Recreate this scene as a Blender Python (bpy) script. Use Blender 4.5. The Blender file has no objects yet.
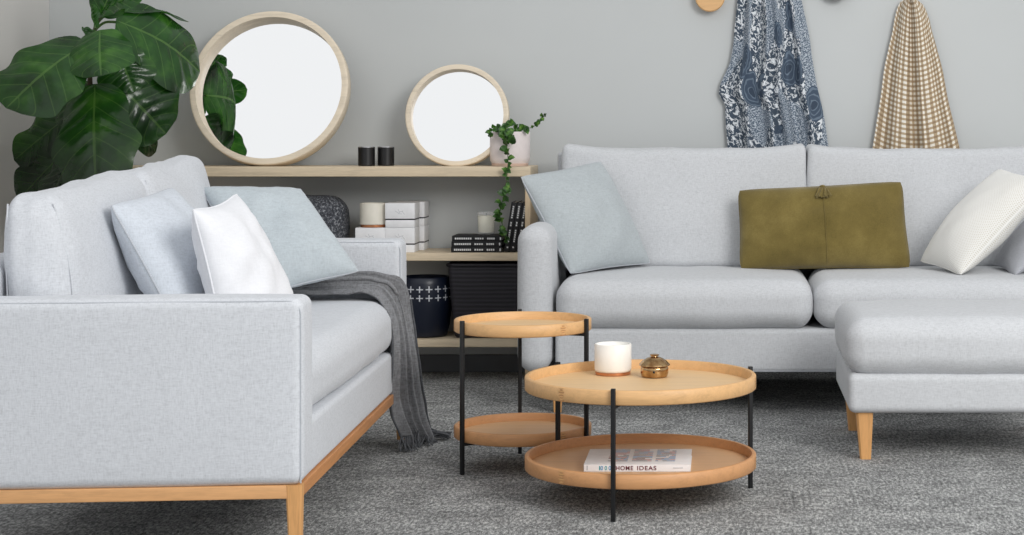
import bpy, bmesh, math, random
from mathutils import Vector, Matrix, noise
random.seed(7)
PI = math.pi
scene = bpy.context.scene
COL = scene.collection

# ---------------------------------------------------------------- camera
F, PX, PY, EYE = 1800.0, 725.0, 125.0, 1.0
cd = bpy.data.cameras.new('camera'); cam = bpy.data.objects.new('camera', cd); COL.objects.link(cam)
cd.sensor_width = 36; cd.lens = F / 1024 * 36
cd.shift_x = (512 - PX) / 1024; cd.shift_y = (PY - 267.5) / 1024
cam.location = (0, 0, EYE); cam.rotation_euler = (PI / 2, 0, 0)
cd.clip_end = 60
scene.camera = cam

def at(px, py, D):
    """photo measurement -> point in the room at distance D from the viewer"""
    return Vector(((px - PX) * D / F, D, EYE - (py - PY) * D / F))

# ---------------------------------------------------------------- materials
def srgb(r, g, b):
    f = lambda c: (c / 255 / 12.92) if c / 255 <= .04045 else ((c / 255 + .055) / 1.055) ** 2.4
    return (f(r), f(g), f(b), 1)

class NT:
    def __init__(s, name):
        s.m = bpy.data.materials.new(name); s.m.use_nodes = True
        s.t = s.m.node_tree; s.b = s.t.nodes['Principled BSDF']
        s.out = s.t.nodes['Material Output']
    def n(s, typ, **kw):
        nd = s.t.nodes.new(typ)
        for k, v in kw.items():
            if k in nd.inputs.keys(): nd.inputs[k].default_value = v
            else: setattr(nd, k, v)
        return nd
    def l(s, a, b): s.t.links.new(a, b)
    def set(s, **kw):
        for k, v in kw.items(): s.b.inputs[k.replace('_', ' ')].default_value = v
    def coord(s, kind='Object', scale=(1, 1, 1)):
        tc = s.n('ShaderNodeTexCoord'); mp = s.n('ShaderNodeMapping'); mp.inputs['Scale'].default_value = scale
        s.l(tc.outputs[kind], mp.inputs['Vector']); return mp.outputs['Vector']
    def noise(s, vec, scale, detail=2, rough=.5, dist=0):
        nd = s.n('ShaderNodeTexNoise'); nd.inputs['Scale'].default_value = scale
        nd.inputs['Detail'].default_value = detail; nd.inputs['Roughness'].default_value = rough
        nd.inputs['Distortion'].default_value = dist
        s.l(vec, nd.inputs['Vector']); return nd.outputs['Fac']
    def ramp(s, fac, stops, interp='LINEAR'):
        r = s.n('ShaderNodeValToRGB'); r.color_ramp.interpolation = interp
        e = r.color_ramp.elements
        while len(e) > len(stops): e.remove(e[-1])
        while len(e) < len(stops): e.new(.5)
        for el, (p, c) in zip(e, stops): el.position = p; el.color = c
        s.l(fac, r.inputs['Fac']); return r.outputs['Color']
    def math(s, op, a, b=None, clamp=False):
        m = s.n('ShaderNodeMath', operation=op, use_clamp=clamp)
        for i, v in enumerate((a, b)):
            if v is None: continue
            if isinstance(v, (int, float)): m.inputs[i].default_value = v
            else: s.l(v, m.inputs[i])
        return m.outputs[0]
    def mix(s, fac, a, b, blend='MIX'):
        m = s.n('ShaderNodeMix', data_type='RGBA', blend_type=blend)
        if isinstance(fac, (int, float)): m.inputs[0].default_value = fac
        else: s.l(fac, m.inputs[0])
        for i, v in ((6, a), (7, b)):
            if isinstance(v, tuple): m.inputs[i].default_value = v
            else: s.l(v, m.inputs[i])
        return m.outputs[2]
    def base(s, c): s.l(c, s.b.inputs['Base Color'])
    def bump(s, h, strength=.3, dist=.002):
        bp = s.n('ShaderNodeBump'); bp.inputs['Strength'].default_value = strength; bp.inputs['Distance'].default_value = dist
        s.l(h, bp.inputs['Height']); s.l(bp.outputs['Normal'], s.b.inputs['Normal'])

def fabric(name, rgb, var=.10, bump=.25, scale=260, rough=.92, sheen=.15):
    m = NT(name)
    c1 = m.noise(m.coord(scale=(1, 1, .22)), scale, 2, .6)
    c2 = m.noise(m.coord(scale=(.22, .22, 1)), scale, 2, .6)
    big = m.noise(m.coord(), 5, 3)
    w = m.math('ADD', m.math('MULTIPLY', c1, .5), m.math('MULTIPLY', c2, .5))
    base = srgb(*rgb)
    d = tuple(x * (1 - var * 2.2) for x in base[:3]) + (1,); h = tuple(min(1, x * (1 + var * 1.6)) for x in base[:3]) + (1,)
    col = m.ramp(w, [(.32, d), (.5, base), (.68, h)])
    col = m.mix(m.math('MULTIPLY', m.math('SUBTRACT', big, .35, True), .35), col, d)
    m.base(col); m.set(Roughness=rough); m.b.inputs['Sheen Weight'].default_value = sheen
    m.bump(w, bump, .0012)
    return m.m

def wood(name, rgb, axis='X', var=.16, rough=.5, scale=14):
    m = NT(name)
    sc = {'X': (.08, 1, 1), 'Y': (1, .08, 1), 'Z': (1, 1, .08)}[axis]
    g = m.noise(m.coord(scale=sc), scale * 4, 4, .6, .6)
    g2 = m.noise(m.coord(scale=sc), scale * 22, 2, .6)
    base = srgb(*rgb)
    d = tuple(x * (1 - var * 1.6) for x in base[:3]) + (1,); h = tuple(min(1, x * (1 + var)) for x in base[:3]) + (1,)
    col = m.ramp(m.math('ADD', m.math('MULTIPLY', g, .65), m.math('MULTIPLY', g2, .35)), [(.34, d), (.5, base), (.66, h)])
    m.base(col); m.set(Roughness=rough); m.bump(g2, .08, .0006)
    return m.m

def plain(name, rgb, rough=.5, metal=0, var=.04, **kw):
    m = NT(name); base = srgb(*rgb)
    g = m.noise(m.coord(), 30, 3)
    m.base(m.ramp(g, [(.3, tuple(x * (1 - var) for x in base[:3]) + (1,)), (.7, tuple(min(1, x * (1 + var)) for x in base[:3]) + (1,))]))
    m.set(Roughness=rough, Metallic=metal, **kw)
    return m.m

M = {}
M['sofa_l'] = fabric('sofa linen pale blue grey', (207, 210, 215), .07, scale=320)
M['sofa_r'] = fabric('sofa linen pale grey', (199, 201, 204), .07, scale=320)
M['seam'] = fabric('seam thread grey', (186, 190, 196), .05)
M['pillow_blue'] = fabric('pillow linen ice blue', (204, 210, 218), .06)
M['pillow_grey'] = fabric('pillow linen grey blue', (187, 196, 201), .06)
M['pillow_ice'] = fabric('pillow linen ice grey', (177, 184, 187), .06)
M['pillow_white'] = fabric('pillow cotton white', (233, 234, 238), .02)
M['pillow_slate'] = fabric('pillow linen slate grey', (172, 174, 180), .06)
M['blanket'] = fabric('woven grey wool', (126, 127, 130), .20, .5, 260)
M['fringe'] = fabric('dark fringe yarn', (86, 88, 92), .2)
M['oak_x'] = wood('oak along x', (218, 166, 114), 'X', .10)
M['oak_y'] = wood('oak along y', (196, 138, 88), 'Y', .12)
M['oak_z'] = wood('oak along z', (214, 160, 102), 'Z', .12)
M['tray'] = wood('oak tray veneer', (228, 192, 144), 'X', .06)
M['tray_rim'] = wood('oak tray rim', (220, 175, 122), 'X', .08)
M['tray_shade'] = wood('oak lower tray veneer toned for shade', (214, 172, 128), 'X', .06)  # same oak, darkened for the shade beneath the upper tray
M['tray_rim_shade'] = wood('oak lower tray rim toned for shade', (204, 151, 103), 'X', .08)  # shade under the upper tray is put into this rim colour too
M['ash'] = wood('pale washed ash', (216, 198, 170), 'X', .10)
M['ash_z'] = wood('pale washed ash upright', (216, 192, 158), 'Z', .10)
M['ash_mirror'] = wood('pale ash mirror hoop', (226, 212, 190), 'X', .08)
M['black'] = plain('black powder coated steel', (22, 23, 25), .45, .2)
M['blackglass'] = plain('matt black glass', (20, 20, 22), .35)
M['blackpaper'] = plain('black book cloth', (22, 22, 25), .6)
M['whiteprint'] = plain('white print', (225, 225, 225), .7)
M['paper'] = plain('paper pages', (225, 222, 214), .9)
M['whitebox'] = plain('white card', (236, 236, 238), .6)
M['silver'] = plain('silver rim', (215, 215, 218), .25, .9)
M['whiteceramic'] = plain('white ceramic', (242, 240, 235), .45)
M['cream'] = plain('cream ceramic', (226, 221, 208), .5)
M['copper'] = plain('copper', (205, 140, 100), .3, .8)
M['pinkpot'] = plain('blush ceramic', (226, 216, 214), .5)
M['pinkfoot'] = plain('blush wood foot', (206, 180, 165), .5)
M['wax'] = plain('cream wax', (246, 242, 222), .5)
def mk_navy():
    m = NT('navy glaze with white plus signs'); v = m.coord(); sep = m.n('ShaderNodeSeparateXYZ'); m.l(v, sep.inputs[0])
    at2 = m.math('ARCTAN2', sep.outputs[1], sep.outputs[0])
    u = m.math('ABSOLUTE', m.math('SUBTRACT', m.math('FRACT', m.math('ADD', m.math('MULTIPLY', at2, 18 / (2 * PI)), 20.1)), .5))
    masks = []
    for z in (.158, .192):
        dz = m.math('ABSOLUTE', m.math('SUBTRACT', sep.outputs[2], z))
        h = m.math('MULTIPLY', m.math('LESS_THAN', u, .36), m.math('LESS_THAN', dz, .0022))
        w_ = m.math('MULTIPLY', m.math('LESS_THAN', u, .065), m.math('LESS_THAN', dz, .0125))
        masks.append(m.math('MAXIMUM', h, w_))
    m.base(m.mix(m.math('MAXIMUM', *masks), srgb(20, 27, 44), srgb(205, 208, 214))); m.set(Roughness=.35); return m.m
M['navy'] = mk_navy()
M['soil'] = plain('dark soil', (40, 32, 26), .95, 0, .3)
M['trunk'] = plain('plant stem bark', (70, 58, 40), .8, 0, .2)
M['vine'] = plain('vine stem green', (70, 100, 45), .6)
M['potgrey'] = plain('grey plant pot', (120, 120, 122), .6)
M['maroon'] = plain('maroon ink', (105, 30, 48), .7)
M['teal'] = plain('teal ink', (70, 160, 170), .7)
M['blueink'] = plain('blue ink', (95, 150, 200), .7)
M['greyink'] = plain('grey ink', (120, 125, 135), .7)
M['paleink'] = plain('pale grey ink', (196, 198, 202), .7)
M['pinkink'] = plain('rose ink', (190, 120, 125), .7)
M['baseboard'] = plain('skirting grey with painted shade', (88, 90, 94), .5)  # colour carries the shade beneath the shelf unit
M['greyknob'] = plain('grey wood', (150, 150, 148), .6)  # even grey tone for one hook disc
def mk_joint():
    m = NT('finger joint end grain'); v = m.coord('Generated'); sep = m.n('ShaderNodeSeparateXYZ'); m.l(v, sep.inputs[0])
    st = m.math('GREATER_THAN', m.math('SINE', m.math('MULTIPLY', sep.outputs[2], 2 * PI * 5)), .2)
    m.base(m.mix(st, srgb(214, 168, 114), srgb(184, 134, 88))); m.set(Roughness=.6); return m.m
M['joint'] = mk_joint()

def mk_mirror():
    m = NT('mirror silvering'); m.set(Metallic=1.0, Roughness=.015)
    g = m.noise(m.coord(), 2, 1)
    m.base(m.ramp(g, [(.0, (.95, .955, .96, 1)), (1, (.97, .975, .98, 1))])); return m.m
M['mirror'] = mk_mirror()

def mk_bronze():
    m = NT('polished bronze'); m.set(Metallic=1.0, Roughness=.18)
    g = m.noise(m.coord(), 60, 2)
    m.base(m.ramp(g, [(.3, srgb(150, 112, 72)), (.7, srgb(202, 170, 125))])); return m.m
M['bronze'] = mk_bronze()

def mk_glass():
    m = NT('clear candle glass'); m.set(Roughness=.03, IOR=1.12); m.b.inputs['Alpha'].default_value = .16
    g = m.noise(m.coord(), 3, 1); m.base(m.ramp(g, [(0, (.95, .96, .95, 1)), (1, (.98, .98, .97, 1))])); return m.m
M['glass'] = mk_glass()

def mk_suede():
    m = NT('olive suede')
    a = m.noise(m.coord(), 7, 4, .6); b = m.noise(m.coord(), 240, 2, .7)
    f = m.math('ADD', m.math('MULTIPLY', a, .7), m.math('MULTIPLY', b, .3))
    m.base(m.ramp(f, [(.3, srgb(92, 79, 32)), (.5, srgb(112, 97, 46)), (.7, srgb(134, 118, 64))]))
    m.set(Roughness=.95); m.b.inputs['Sheen Weight'].default_value = .25; m.bump(b, .2, .001); return m.m
M['suede'] = mk_suede()

def mk_ribbed():
    m = NT('cream ribbed weave')
    sep = m.n('ShaderNodeSeparateXYZ'); uv = m.n('ShaderNodeUVMap'); m.l(uv.outputs[0], sep.inputs[0])
    s = m.math('SINE', m.math('MULTIPLY', sep.outputs[0], 2 * PI * 34))
    w = m.math('SINE', m.math('MULTIPLY', sep.outputs[1], 2 * PI * 60))
    sw = m.math('MULTIPLY', s, w)
    fac = m.math('MULTIPLY', m.math('GREATER_THAN', sw, .35), m.math('MULTIPLY', m.math('SUBTRACT', sep.outputs[0], .38, True), 1.5, True))
    m.base(m.mix(fac, srgb(234, 233, 229), srgb(204, 198, 184))); m.set(Roughness=.95)
    m.bump(sw, .25, .001); return m.m
M['ribbed'] = mk_ribbed()

def mk_speckle():
    m = NT('charcoal speckled knit')
    a = m.noise(m.coord(), 120, 3, .7)
    m.base(m.ramp(a, [(.42, srgb(52, 54, 60)), (.54, srgb(82, 85, 92)), (.68, srgb(160, 162, 166))]))
    m.set(Roughness=.95); m.bump(a, .5, .003); return m.m
M['speckle'] = mk_speckle()

def mk_wicker():
    m = NT('black ribbed wicker')
    v = m.coord(); sep = m.n('ShaderNodeSeparateXYZ'); m.l(v, sep.inputs[0])
    nz = m.noise(v, 9, 2)
    s = m.math('SINE', m.math('ADD', m.math('MULTIPLY', sep.outputs[2], 2 * PI * 62), m.math('MULTIPLY', nz, 2.0)))
    m.base(m.ramp(m.math('ADD', m.math('MULTIPLY', s, .5), .5), [(.1, srgb(24, 22, 28)), (.9, srgb(38, 35, 43))]))
    m.set(Roughness=.6); m.bump(s, .25, .0012); return m.m
M['wicker'] = mk_wicker()

def mk_leaf():
    m = NT('fiddle leaf green')
    uv = m.n('ShaderNodeUVMap'); sep = m.n('ShaderNodeSeparateXYZ'); m.l(uv.outputs[0], sep.inputs[0])
    au = m.math('ABSOLUTE', m.math('SUBTRACT', sep.outputs[0], .5))
    mid = m.math('LESS_THAN', au, .016)
    st = m.math('FRACT', m.math('SUBTRACT', m.math('MULTIPLY', sep.outputs[1], 6.5), m.math('MULTIPLY', au, 3.2)))
    side = m.math('LESS_THAN', m.math('ABSOLUTE', m.math('SUBTRACT', st, .5)), .035)
    vein = m.math('MAXIMUM', mid, m.math('MULTIPLY', side, .6))
    a = m.noise(m.coord(), 9, 3)
    col = m.ramp(a, [(.3, srgb(18, 50, 16)), (.55, srgb(34, 76, 24)), (.75, srgb(64, 110, 36))])
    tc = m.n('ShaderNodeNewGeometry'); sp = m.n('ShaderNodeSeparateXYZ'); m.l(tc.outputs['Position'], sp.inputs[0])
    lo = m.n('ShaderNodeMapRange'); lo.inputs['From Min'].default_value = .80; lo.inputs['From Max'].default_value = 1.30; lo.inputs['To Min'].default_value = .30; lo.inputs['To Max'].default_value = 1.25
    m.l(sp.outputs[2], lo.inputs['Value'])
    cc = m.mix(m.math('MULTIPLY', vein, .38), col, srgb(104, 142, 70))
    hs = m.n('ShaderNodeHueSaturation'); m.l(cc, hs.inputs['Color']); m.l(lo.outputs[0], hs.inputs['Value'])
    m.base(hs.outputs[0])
    tr = m.n('ShaderNodeBsdfTranslucent'); hb = m.n('ShaderNodeHueSaturation'); hb.inputs['Value'].default_value = 2.2
    m.l(hs.outputs[0], hb.inputs['Color']); m.l(hb.outputs[0], tr.inputs['Color'])
    ms = m.n('ShaderNodeMixShader'); ms.inputs[0].default_value = .28
    m.l(m.b.outputs[0], ms.inputs[1]); m.l(tr.outputs[0], ms.inputs[2]); m.l(ms.outputs[0], m.out.inputs['Surface'])
    m.b.inputs['Specular IOR Level'].default_value = .55
    m.set(Roughness=.24); m.b.inputs['Coat Weight'].default_value = .0
    m.bump(m.noise(m.coord(), 26, 1), .35, .006); return m.m
M['leaf'] = mk_leaf()
def mk_ivy():
    m = NT('trailing vine leaf')
    a = m.noise(m.coord(), 45, 2)
    m.base(m.ramp(a, [(.35, srgb(28, 60, 18)), (.55, srgb(58, 100, 34)), (.74, srgb(112, 150, 62))])); m.set(Roughness=.45); return m.m
M['ivy'] = mk_ivy()

def mk_paisley():
    m = NT('blue and white paisley print')
    uv = m.n('ShaderNodeUVMap'); v = uv.outputs[0]
    mp = m.n('ShaderNodeMapping'); mp.inputs['Scale'].default_value = (1, .62, 1); mp.inputs['Rotation'].default_value = (0, 0, .25); m.l(v, mp.inputs['Vector'])
    blot = m.math('GREATER_THAN', m.noise(v, 60, 2, .6, 1.2), .53)
    stip = m.math('GREATER_THAN', m.noise(v, 170, 2, .6), .52)
    vo = m.n('ShaderNodeTexVoronoi'); vo.inputs['Scale'].default_value = 7.5; vo.inputs['Randomness'].default_value = .75
    m.l(mp.outputs[0], vo.inputs['Vector'])
    d = m.math('ADD', vo.outputs['Distance'], m.math('MULTIPLY', m.math('SUBTRACT', m.noise(v, 14, 2), .5), .35))
    body = m.math('LESS_THAN', d, .33)
    ring = m.math('GREATER_THAN', m.math('SINE', m.math('MULTIPLY', d, 70)), .55)
    core = m.math('LESS_THAN', d, .11)
    reg = m.math('GREATER_THAN', m.noise(mp.outputs[0], 7, 1), .52)
    dark, mid, white = srgb(66, 79, 94), srgb(104, 119, 135), srgb(222, 226, 230)
    field = m.mix(blot, dark, white)
    stipc = m.mix(stip, srgb(88, 102, 118), srgb(186, 194, 203))
    col = m.mix(reg, field, stipc)
    pais = m.mix(ring, srgb(66, 80, 98), mid)
    pais = m.mix(core, pais, srgb(56, 69, 86))
    m.base(m.mix(body, col, pais)); m.set(Roughness=.9); return m.m
M['paisley'] = mk_paisley()
def mk_check():
    m = NT('beige and cream check weave')
    uv = m.n('ShaderNodeUVMap'); sep = m.n('ShaderNodeSeparateXYZ'); m.l(uv.outputs[0], sep.inputs[0])
    a = m.math('GREATER_THAN', m.math('SINE', m.math('MULTIPLY', sep.outputs[0], 2 * PI / .0195)), .0)
    b = m.math('GREATER_THAN', m.math('SINE', m.math('MULTIPLY', sep.outputs[1], 2 * PI / .0195)), -.05)
    s = m.math('MULTIPLY', m.math('ADD', a, b), .5)
    m.base(m.ramp(s, [(0, srgb(150, 128, 102)), (.5, srgb(184, 164, 136)), (1, srgb(238, 233, 222))], 'CONSTANT'))
    # constant ramp: 0 / .5 / 1
    m.set(Roughness=.95); m.bump(m.noise(uv.outputs[0], 300, 2), .3, .001); return m.m
M['check'] = mk_check()

def mk_carpet():
    m = NT('grey loop carpet')
    v = m.coord(); vs = m.coord(scale=(1, .36, 1))
    a = m.noise(vs, 112, 3, .8); b = m.noise(v, 9, 3, .6); c = m.noise(vs, 300, 2, .7)
    f = m.math('ADD', m.math('MULTIPLY', a, .55), m.math('ADD', m.math('MULTIPLY', b, .15), m.math('MULTIPLY', c, .30)))
    m.base(m.ramp(f, [(.38, srgb(66, 66, 66)), (.47, srgb(116, 117, 117)), (.53, srgb(156, 157, 156)), (.63, srgb(222, 222, 220))]))
    m.set(Roughness=1.0); m.bump(f, .5, .008); return m.m
M['carpet'] = mk_carpet()
def mk_wall(name, rgb, v=.03):
    m = NT(name); b = srgb(*rgb); g = m.noise(m.coord(), 1.2, 3); h = m.noise(m.coord(), 160, 2)
    m.base(m.ramp(g, [(.3, tuple(x * (1 - v) for x in b[:3]) + (1,)), (.7, tuple(x * (1 + v) for x in b[:3]) + (1,))]))
    m.set(Roughness=.9); m.bump(h, .05, .001); return m.m
M['wall'] = mk_wall('grey wall paint', (196, 199, 199))
M['wall_l'] = mk_wall('warm grey side wall paint', (212, 210, 207))

# ---------------------------------------------------------------- mesh builder
class MB:
    def __init__(s): s.v = []; s.f = []; s.uv = []; s.has_uv = False
    def add(s, vs, fs, uvs=None):
        o = len(s.v); s.v += [Vector(p) for p in vs]; s.f += [tuple(i + o for i in f) for f in fs]
        if uvs: s.uv += list(uvs); s.has_uv = True
        else: s.uv += [(0, 0)] * len(vs)
        return s
    def merge(s, o): return s.add(o.v, o.f, o.uv if o.has_uv else None)
    def xf(s, fn): s.v = [Vector(fn(p)) for p in s.v]; return s
    def mat(s, m): s.v = [m @ p for p in s.v]; return s

def rbox(x0, x1, y0, y1, z0, z1, r=.004, seg=3, n=2, fn=None):
    """rounded box; n = cells across each flat, fn warps (x,y,z)"""
    hs = ((x1 - x0) / 2, (y1 - y0) / 2, (z1 - z0) / 2)
    c0 = Vector(((x0 + x1) / 2, (y0 + y1) / 2, (z0 + z1) / 2))
    r = min(r, min(hs) * .999)
    def axis(h):
        L = [(-(h - r), -1 + k / seg) for k in range(seg)]
        L += [(-(h - r) + 2 * (h - r) * k / n, 0) for k in range(n + 1)]
        L += [((h - r), (k + 1) / seg) for k in range(seg)]
        return L
    bm = bmesh.new()
    for ax in range(3):
        a1, a2 = (ax + 1) % 3, (ax + 2) % 3
        A, B = axis(hs[a1]), axis(hs[a2])
        for sg in (-1, 1):
            g = []
            for (ca, aa) in A:
                row = []
                for (cb, ab) in B:
                    d = [0, 0, 0]; d[a1] = math.tan(aa * PI / 4); d[a2] = math.tan(ab * PI / 4); d[ax] = sg
                    d = Vector(d).normalized() * r
                    p = [0, 0, 0]; p[a1] = ca + d[a1]; p[a2] = cb + d[a2]; p[ax] = sg * (hs[ax] - r) + d[ax]
                    row.append(bm.verts.new(p))
                g.append(row)
            for i in range(len(A) - 1):
                for j in range(len(B) - 1):
                    q = [g[i][j], g[i + 1][j], g[i + 1][j + 1], g[i][j + 1]]
                    if sg < 0: q.reverse()
                    bm.faces.new(q)
    bmesh.ops.remove_doubles(bm, verts=bm.verts, dist=1e-6)
    bm.verts.index_update()
    vs = [v.co + c0 for v in bm.verts]; fs = [[v.index for v in f.verts] for f in bm.faces]
    bm.free()
    mb = MB().add(vs, fs)
    if fn: mb.xf(lambda p: fn(p.x, p.y, p.z))
    return mb

def bulge(x0, x1, y0, y1, z0, z1, bx=0, by=0, bz=0, nz=0.0, seed=0):
    """puff a cushion's faces outwards, with faint wrinkles"""
    cx, cy, cz = (x0 + x1) / 2, (y0 + y1) / 2, (z0 + z1) / 2
    hx, hy, hz = (x1 - x0) / 2, (y1 - y0) / 2, (z1 - z0) / 2
    def fn(x, y, z):
        a, b, c = (x - cx) / hx, (y - cy) / hy, (z - cz) / hz
        q = lambda t: max(0, 1 - t * t)
        w = noise.noise(Vector((x * 7 + seed, y * 7, z * 7))) * nz
        w += noise.noise(Vector((x * 17 + seed, y * 17, z * 17))) * nz * .4
        return (x + bx * a * q(b) ** .6 * q(c) ** .6 + w * a, y + by * b * q(a) ** .6 * q(c) ** .6 + w * b, z + bz * c * q(a) ** .6 * q(b) ** .6 + w * c)
    return fn

def lathe(prof, cx=0, cy=0, n=48, cap0=True, cap1=True):
    mb = MB(); vs = []; fs = []
    for (r, z) in prof:
        for k in range(n):
            a = 2 * PI * k / n; vs.append((cx + r * math.cos(a), cy + r * math.sin(a), z))
    for i in range(len(prof) - 1):
        for k in range(n):
            k2 = (k + 1) % n; fs.append((i * n + k, i * n + k2, (i + 1) * n + k2, (i + 1) * n + k))
    if cap0 and prof[0][0] > 1e-5: fs.append(tuple(reversed(range(n))))
    if cap1 and prof[-1][0] > 1e-5: fs.append(tuple(range((len(prof) - 1) * n, len(prof) * n)))
    return mb.add(vs, fs)

def tube(path, r, n=8, closed=False, taper=None):
    pts = [Vector(p) for p in path]; N = len(pts); vs = []; fs = []
    ref = Vector((0, 0, 1))
    for i, p in enumerate(pts):
        t = (pts[(i + 1) % N] - pts[i - 1]) if closed else (pts[min(i + 1, N - 1)] - pts[max(i - 1, 0)])
        t = t.normalized() if t.length > 1e-9 else Vector((0, 0, 1))
        u = ref - t * ref.dot(t)
        if u.length < .05:
            ref = Vector((1, 0, 0)); u = ref - t * ref.dot(t)
        u.normalize(); w = t.cross(u); ref = u
        rr = r if taper is None else r * taper(i / max(1, N - 1))
        for k in range(n):
            a = 2 * PI * k / n; vs.append(p + u * (rr * math.cos(a)) + w * (rr * math.sin(a)))
    for i in range(N if closed else N - 1):
        j = (i + 1) % N
        for k in range(n):
            k2 = (k + 1) % n; fs.append((i * n + k, i * n + k2, j * n + k2, j * n + k))
    if not closed:
        fs.append(tuple(reversed(range(n)))); fs.append(tuple(range((N - 1) * n, N * n)))
    return MB().add(vs, fs)

def spline(pts, m=8, closed=False):
    P = [Vector(p) for p in pts]; n = len(P); out = []
    for i in range(n if closed else n - 1):
        if closed: p0, p1, p2, p3 = P[i - 1], P[i], P[(i + 1) % n], P[(i + 2) % n]
        else: p0, p1, p2, p3 = P[max(i - 1, 0)], P[i], P[i + 1], P[min(i + 2, n - 1)]
        for k in range(m):
            t = k / m
            out.append(.5 * ((2 * p1) + (p2 - p0) * t + (2 * p0 - 5 * p1 + 4 * p2 - p3) * t * t + (3 * p1 - p0 - 3 * p2 + p3) * t ** 3))
    if not closed: out.append(P[-1])
    return out

def taper_leg(x, y, z0, z1, wt, wb, dx=0, dy=0):
    vs = []
    for (z, w, ox, oy) in ((z0, wb, dx, dy), (z1, wt, 0, 0)):
        h = w / 2; c = h * .25
        for (a, b) in ((-h, -h + c), (-h + c, -h), (h - c, -h), (h, -h + c), (h, h - c), (h - c, h), (-h + c, h), (-h, h - c)):
            vs.append((x + ox + a, y + oy + b, z))
    fs = [(i, (i + 1) % 8, 8 + (i + 1) % 8, 8 + i) for i in range(8)] + [tuple(reversed(range(8))), tuple(range(8, 16))]
    return MB().add(vs, fs)

# ---------------------------------------------------------------- objects
def origin_of(o):
    v = Vector((0, 0, 0))
    while o is not None: v += o.location; o = o.parent
    return v

def obj(name, mb, m, parent=None, org=None, local=False, sharp=40, mods=None):
    """link ONE mesh object; vertices are world points unless local"""
    off = Vector((0, 0, 0))
    if not local:
        off = origin_of(parent) if parent is not None else Vector(org if org is not None else (0, 0, 0))
    me = bpy.data.meshes.new(name); me.from_pydata([tuple(p - off) for p in mb.v], [], mb.f)
    if mb.has_uv:
        ul = me.uv_layers.new(name='UVMap')
        for lp in me.loops: ul.data[lp.index].uv = mb.uv[lp.vertex_index]
    me.polygons.foreach_set('use_smooth', [True] * len(me.polygons)); me.set_sharp_from_angle(angle=math.radians(sharp))
    me.materials.append(M[m]); me.update()
    o = bpy.data.objects.new(name, me); COL.objects.link(o)
    if parent is not None: o.parent = parent
    elif not local: o.location = off
    return o

def base_of(mb):
    xs = [p.x for p in mb.v]; ys = [p.y for p in mb.v]; zs = [p.z for p in mb.v]
    return Vector(((min(xs) + max(xs)) / 2, (min(ys) + max(ys)) / 2, min(zs)))

def tag(o, label, cat, group=None):
    o['label'] = label; o['category'] = cat
    if group: o['group'] = group
    return o
def thing(name, label, cat, loc=(0, 0, 0), rotz=0, group=None):
    o = bpy.data.objects.new(name, None); COL.objects.link(o); o.location = loc; o.rotation_euler = (0, 0, rotz)
    o.empty_display_size = .05
    return tag(o, label, cat, group)
def struct(name, mb, m):
    o = obj(name, mb, m); o['kind'] = 'structure'; return o
def dup(root, loc, label, rotz=None):
    r = root.copy(); COL.objects.link(r); r.location = loc; r['label'] = label
    if rotz is not None: r.rotation_euler = (0, 0, rotz)
    for ch in list(root.children):
        c = ch.copy(); COL.objects.link(c); c.parent = r
        for g in list(ch.children):
            d = g.copy(); COL.objects.link(d); d.parent = c
    return r

def text_mb(s, size, font_extrude=.0004):
    cu = bpy.data.curves.new('lettering', 'FONT'); cu.body = s; cu.size = size; cu.extrude = font_extrude; cu.offset = size * .012
    cu.space_character = 1.15
    o = bpy.data.objects.new('lettering', cu); COL.objects.link(o)
    bpy.context.view_layer.update()
    me = bpy.data.meshes.new_from_object(o.evaluated_get(bpy.context.evaluated_depsgraph_get()))
    bm = bmesh.new(); bm.from_mesh(me); bmesh.ops.remove_doubles(bm, verts=bm.verts, dist=1e-6); bm.verts.index_update()
    mb = MB().add([v.co.copy() for v in bm.verts], [tuple(v.index for v in p.verts) for p in bm.faces]); bm.free()
    bpy.data.objects.remove(o); bpy.data.curves.remove(cu); bpy.data.meshes.remove(me)
    return mb

# ================================================================ the room
WALL = 7.30
struct('floor', MB().add([(-2.74, -3, 0), (3.4, -3, 0), (3.4, WALL, 0), (-2.74, WALL, 0)], [(0, 1, 2, 3)]), 'carpet')
struct('wall_back', rbox(-2.84, 3.4, WALL, WALL + .1, 0, 2.7, .002, 1, 1), 'wall')
struct('wall_left', rbox(-2.84, -2.74, 5.0, WALL, 0, 2.7, .002, 1, 1), 'wall_l')
struct('baseboard_back', rbox(-2.74, 3.4, WALL - .014, WALL, 0, .07, .003, 2, 1), 'baseboard')

# ================================================================ shelf unit
SF = 7.0
def sx(px, D): return (px - PX) * D / F
SR = sx(530.5, SF); SL = -2.43
sh = thing('shelf_unit', 'long low pale ash open shelf unit against the grey wall behind the sofas', 'shelf', ((SR + SL) / 2, 7.14, 0))
obj('shelf_board', rbox(SL, SR, SF, 7.285, .799, .838, .003, 2, 2), 'ash', sh)
obj('shelf_board', rbox(SL + .036, SR - .0225, SF + .005, 7.283, .471, .502, .003, 2, 2), 'ash', sh)
obj('shelf_board', rbox(SL + .036, SR - .0225, SF + .005, 7.283, .135, .165, .003, 2, 2), 'ash', sh)
obj('side_panel', rbox(SR - .022, SR, SF + .002, 7.283, 0, .7985, .003, 2, 2), 'ash_z', sh)
obj('side_panel', rbox(SL, SL + .035, SF + .002, 7.283, 0, .7985, .003, 2, 2), 'ash_z', sh)

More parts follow.
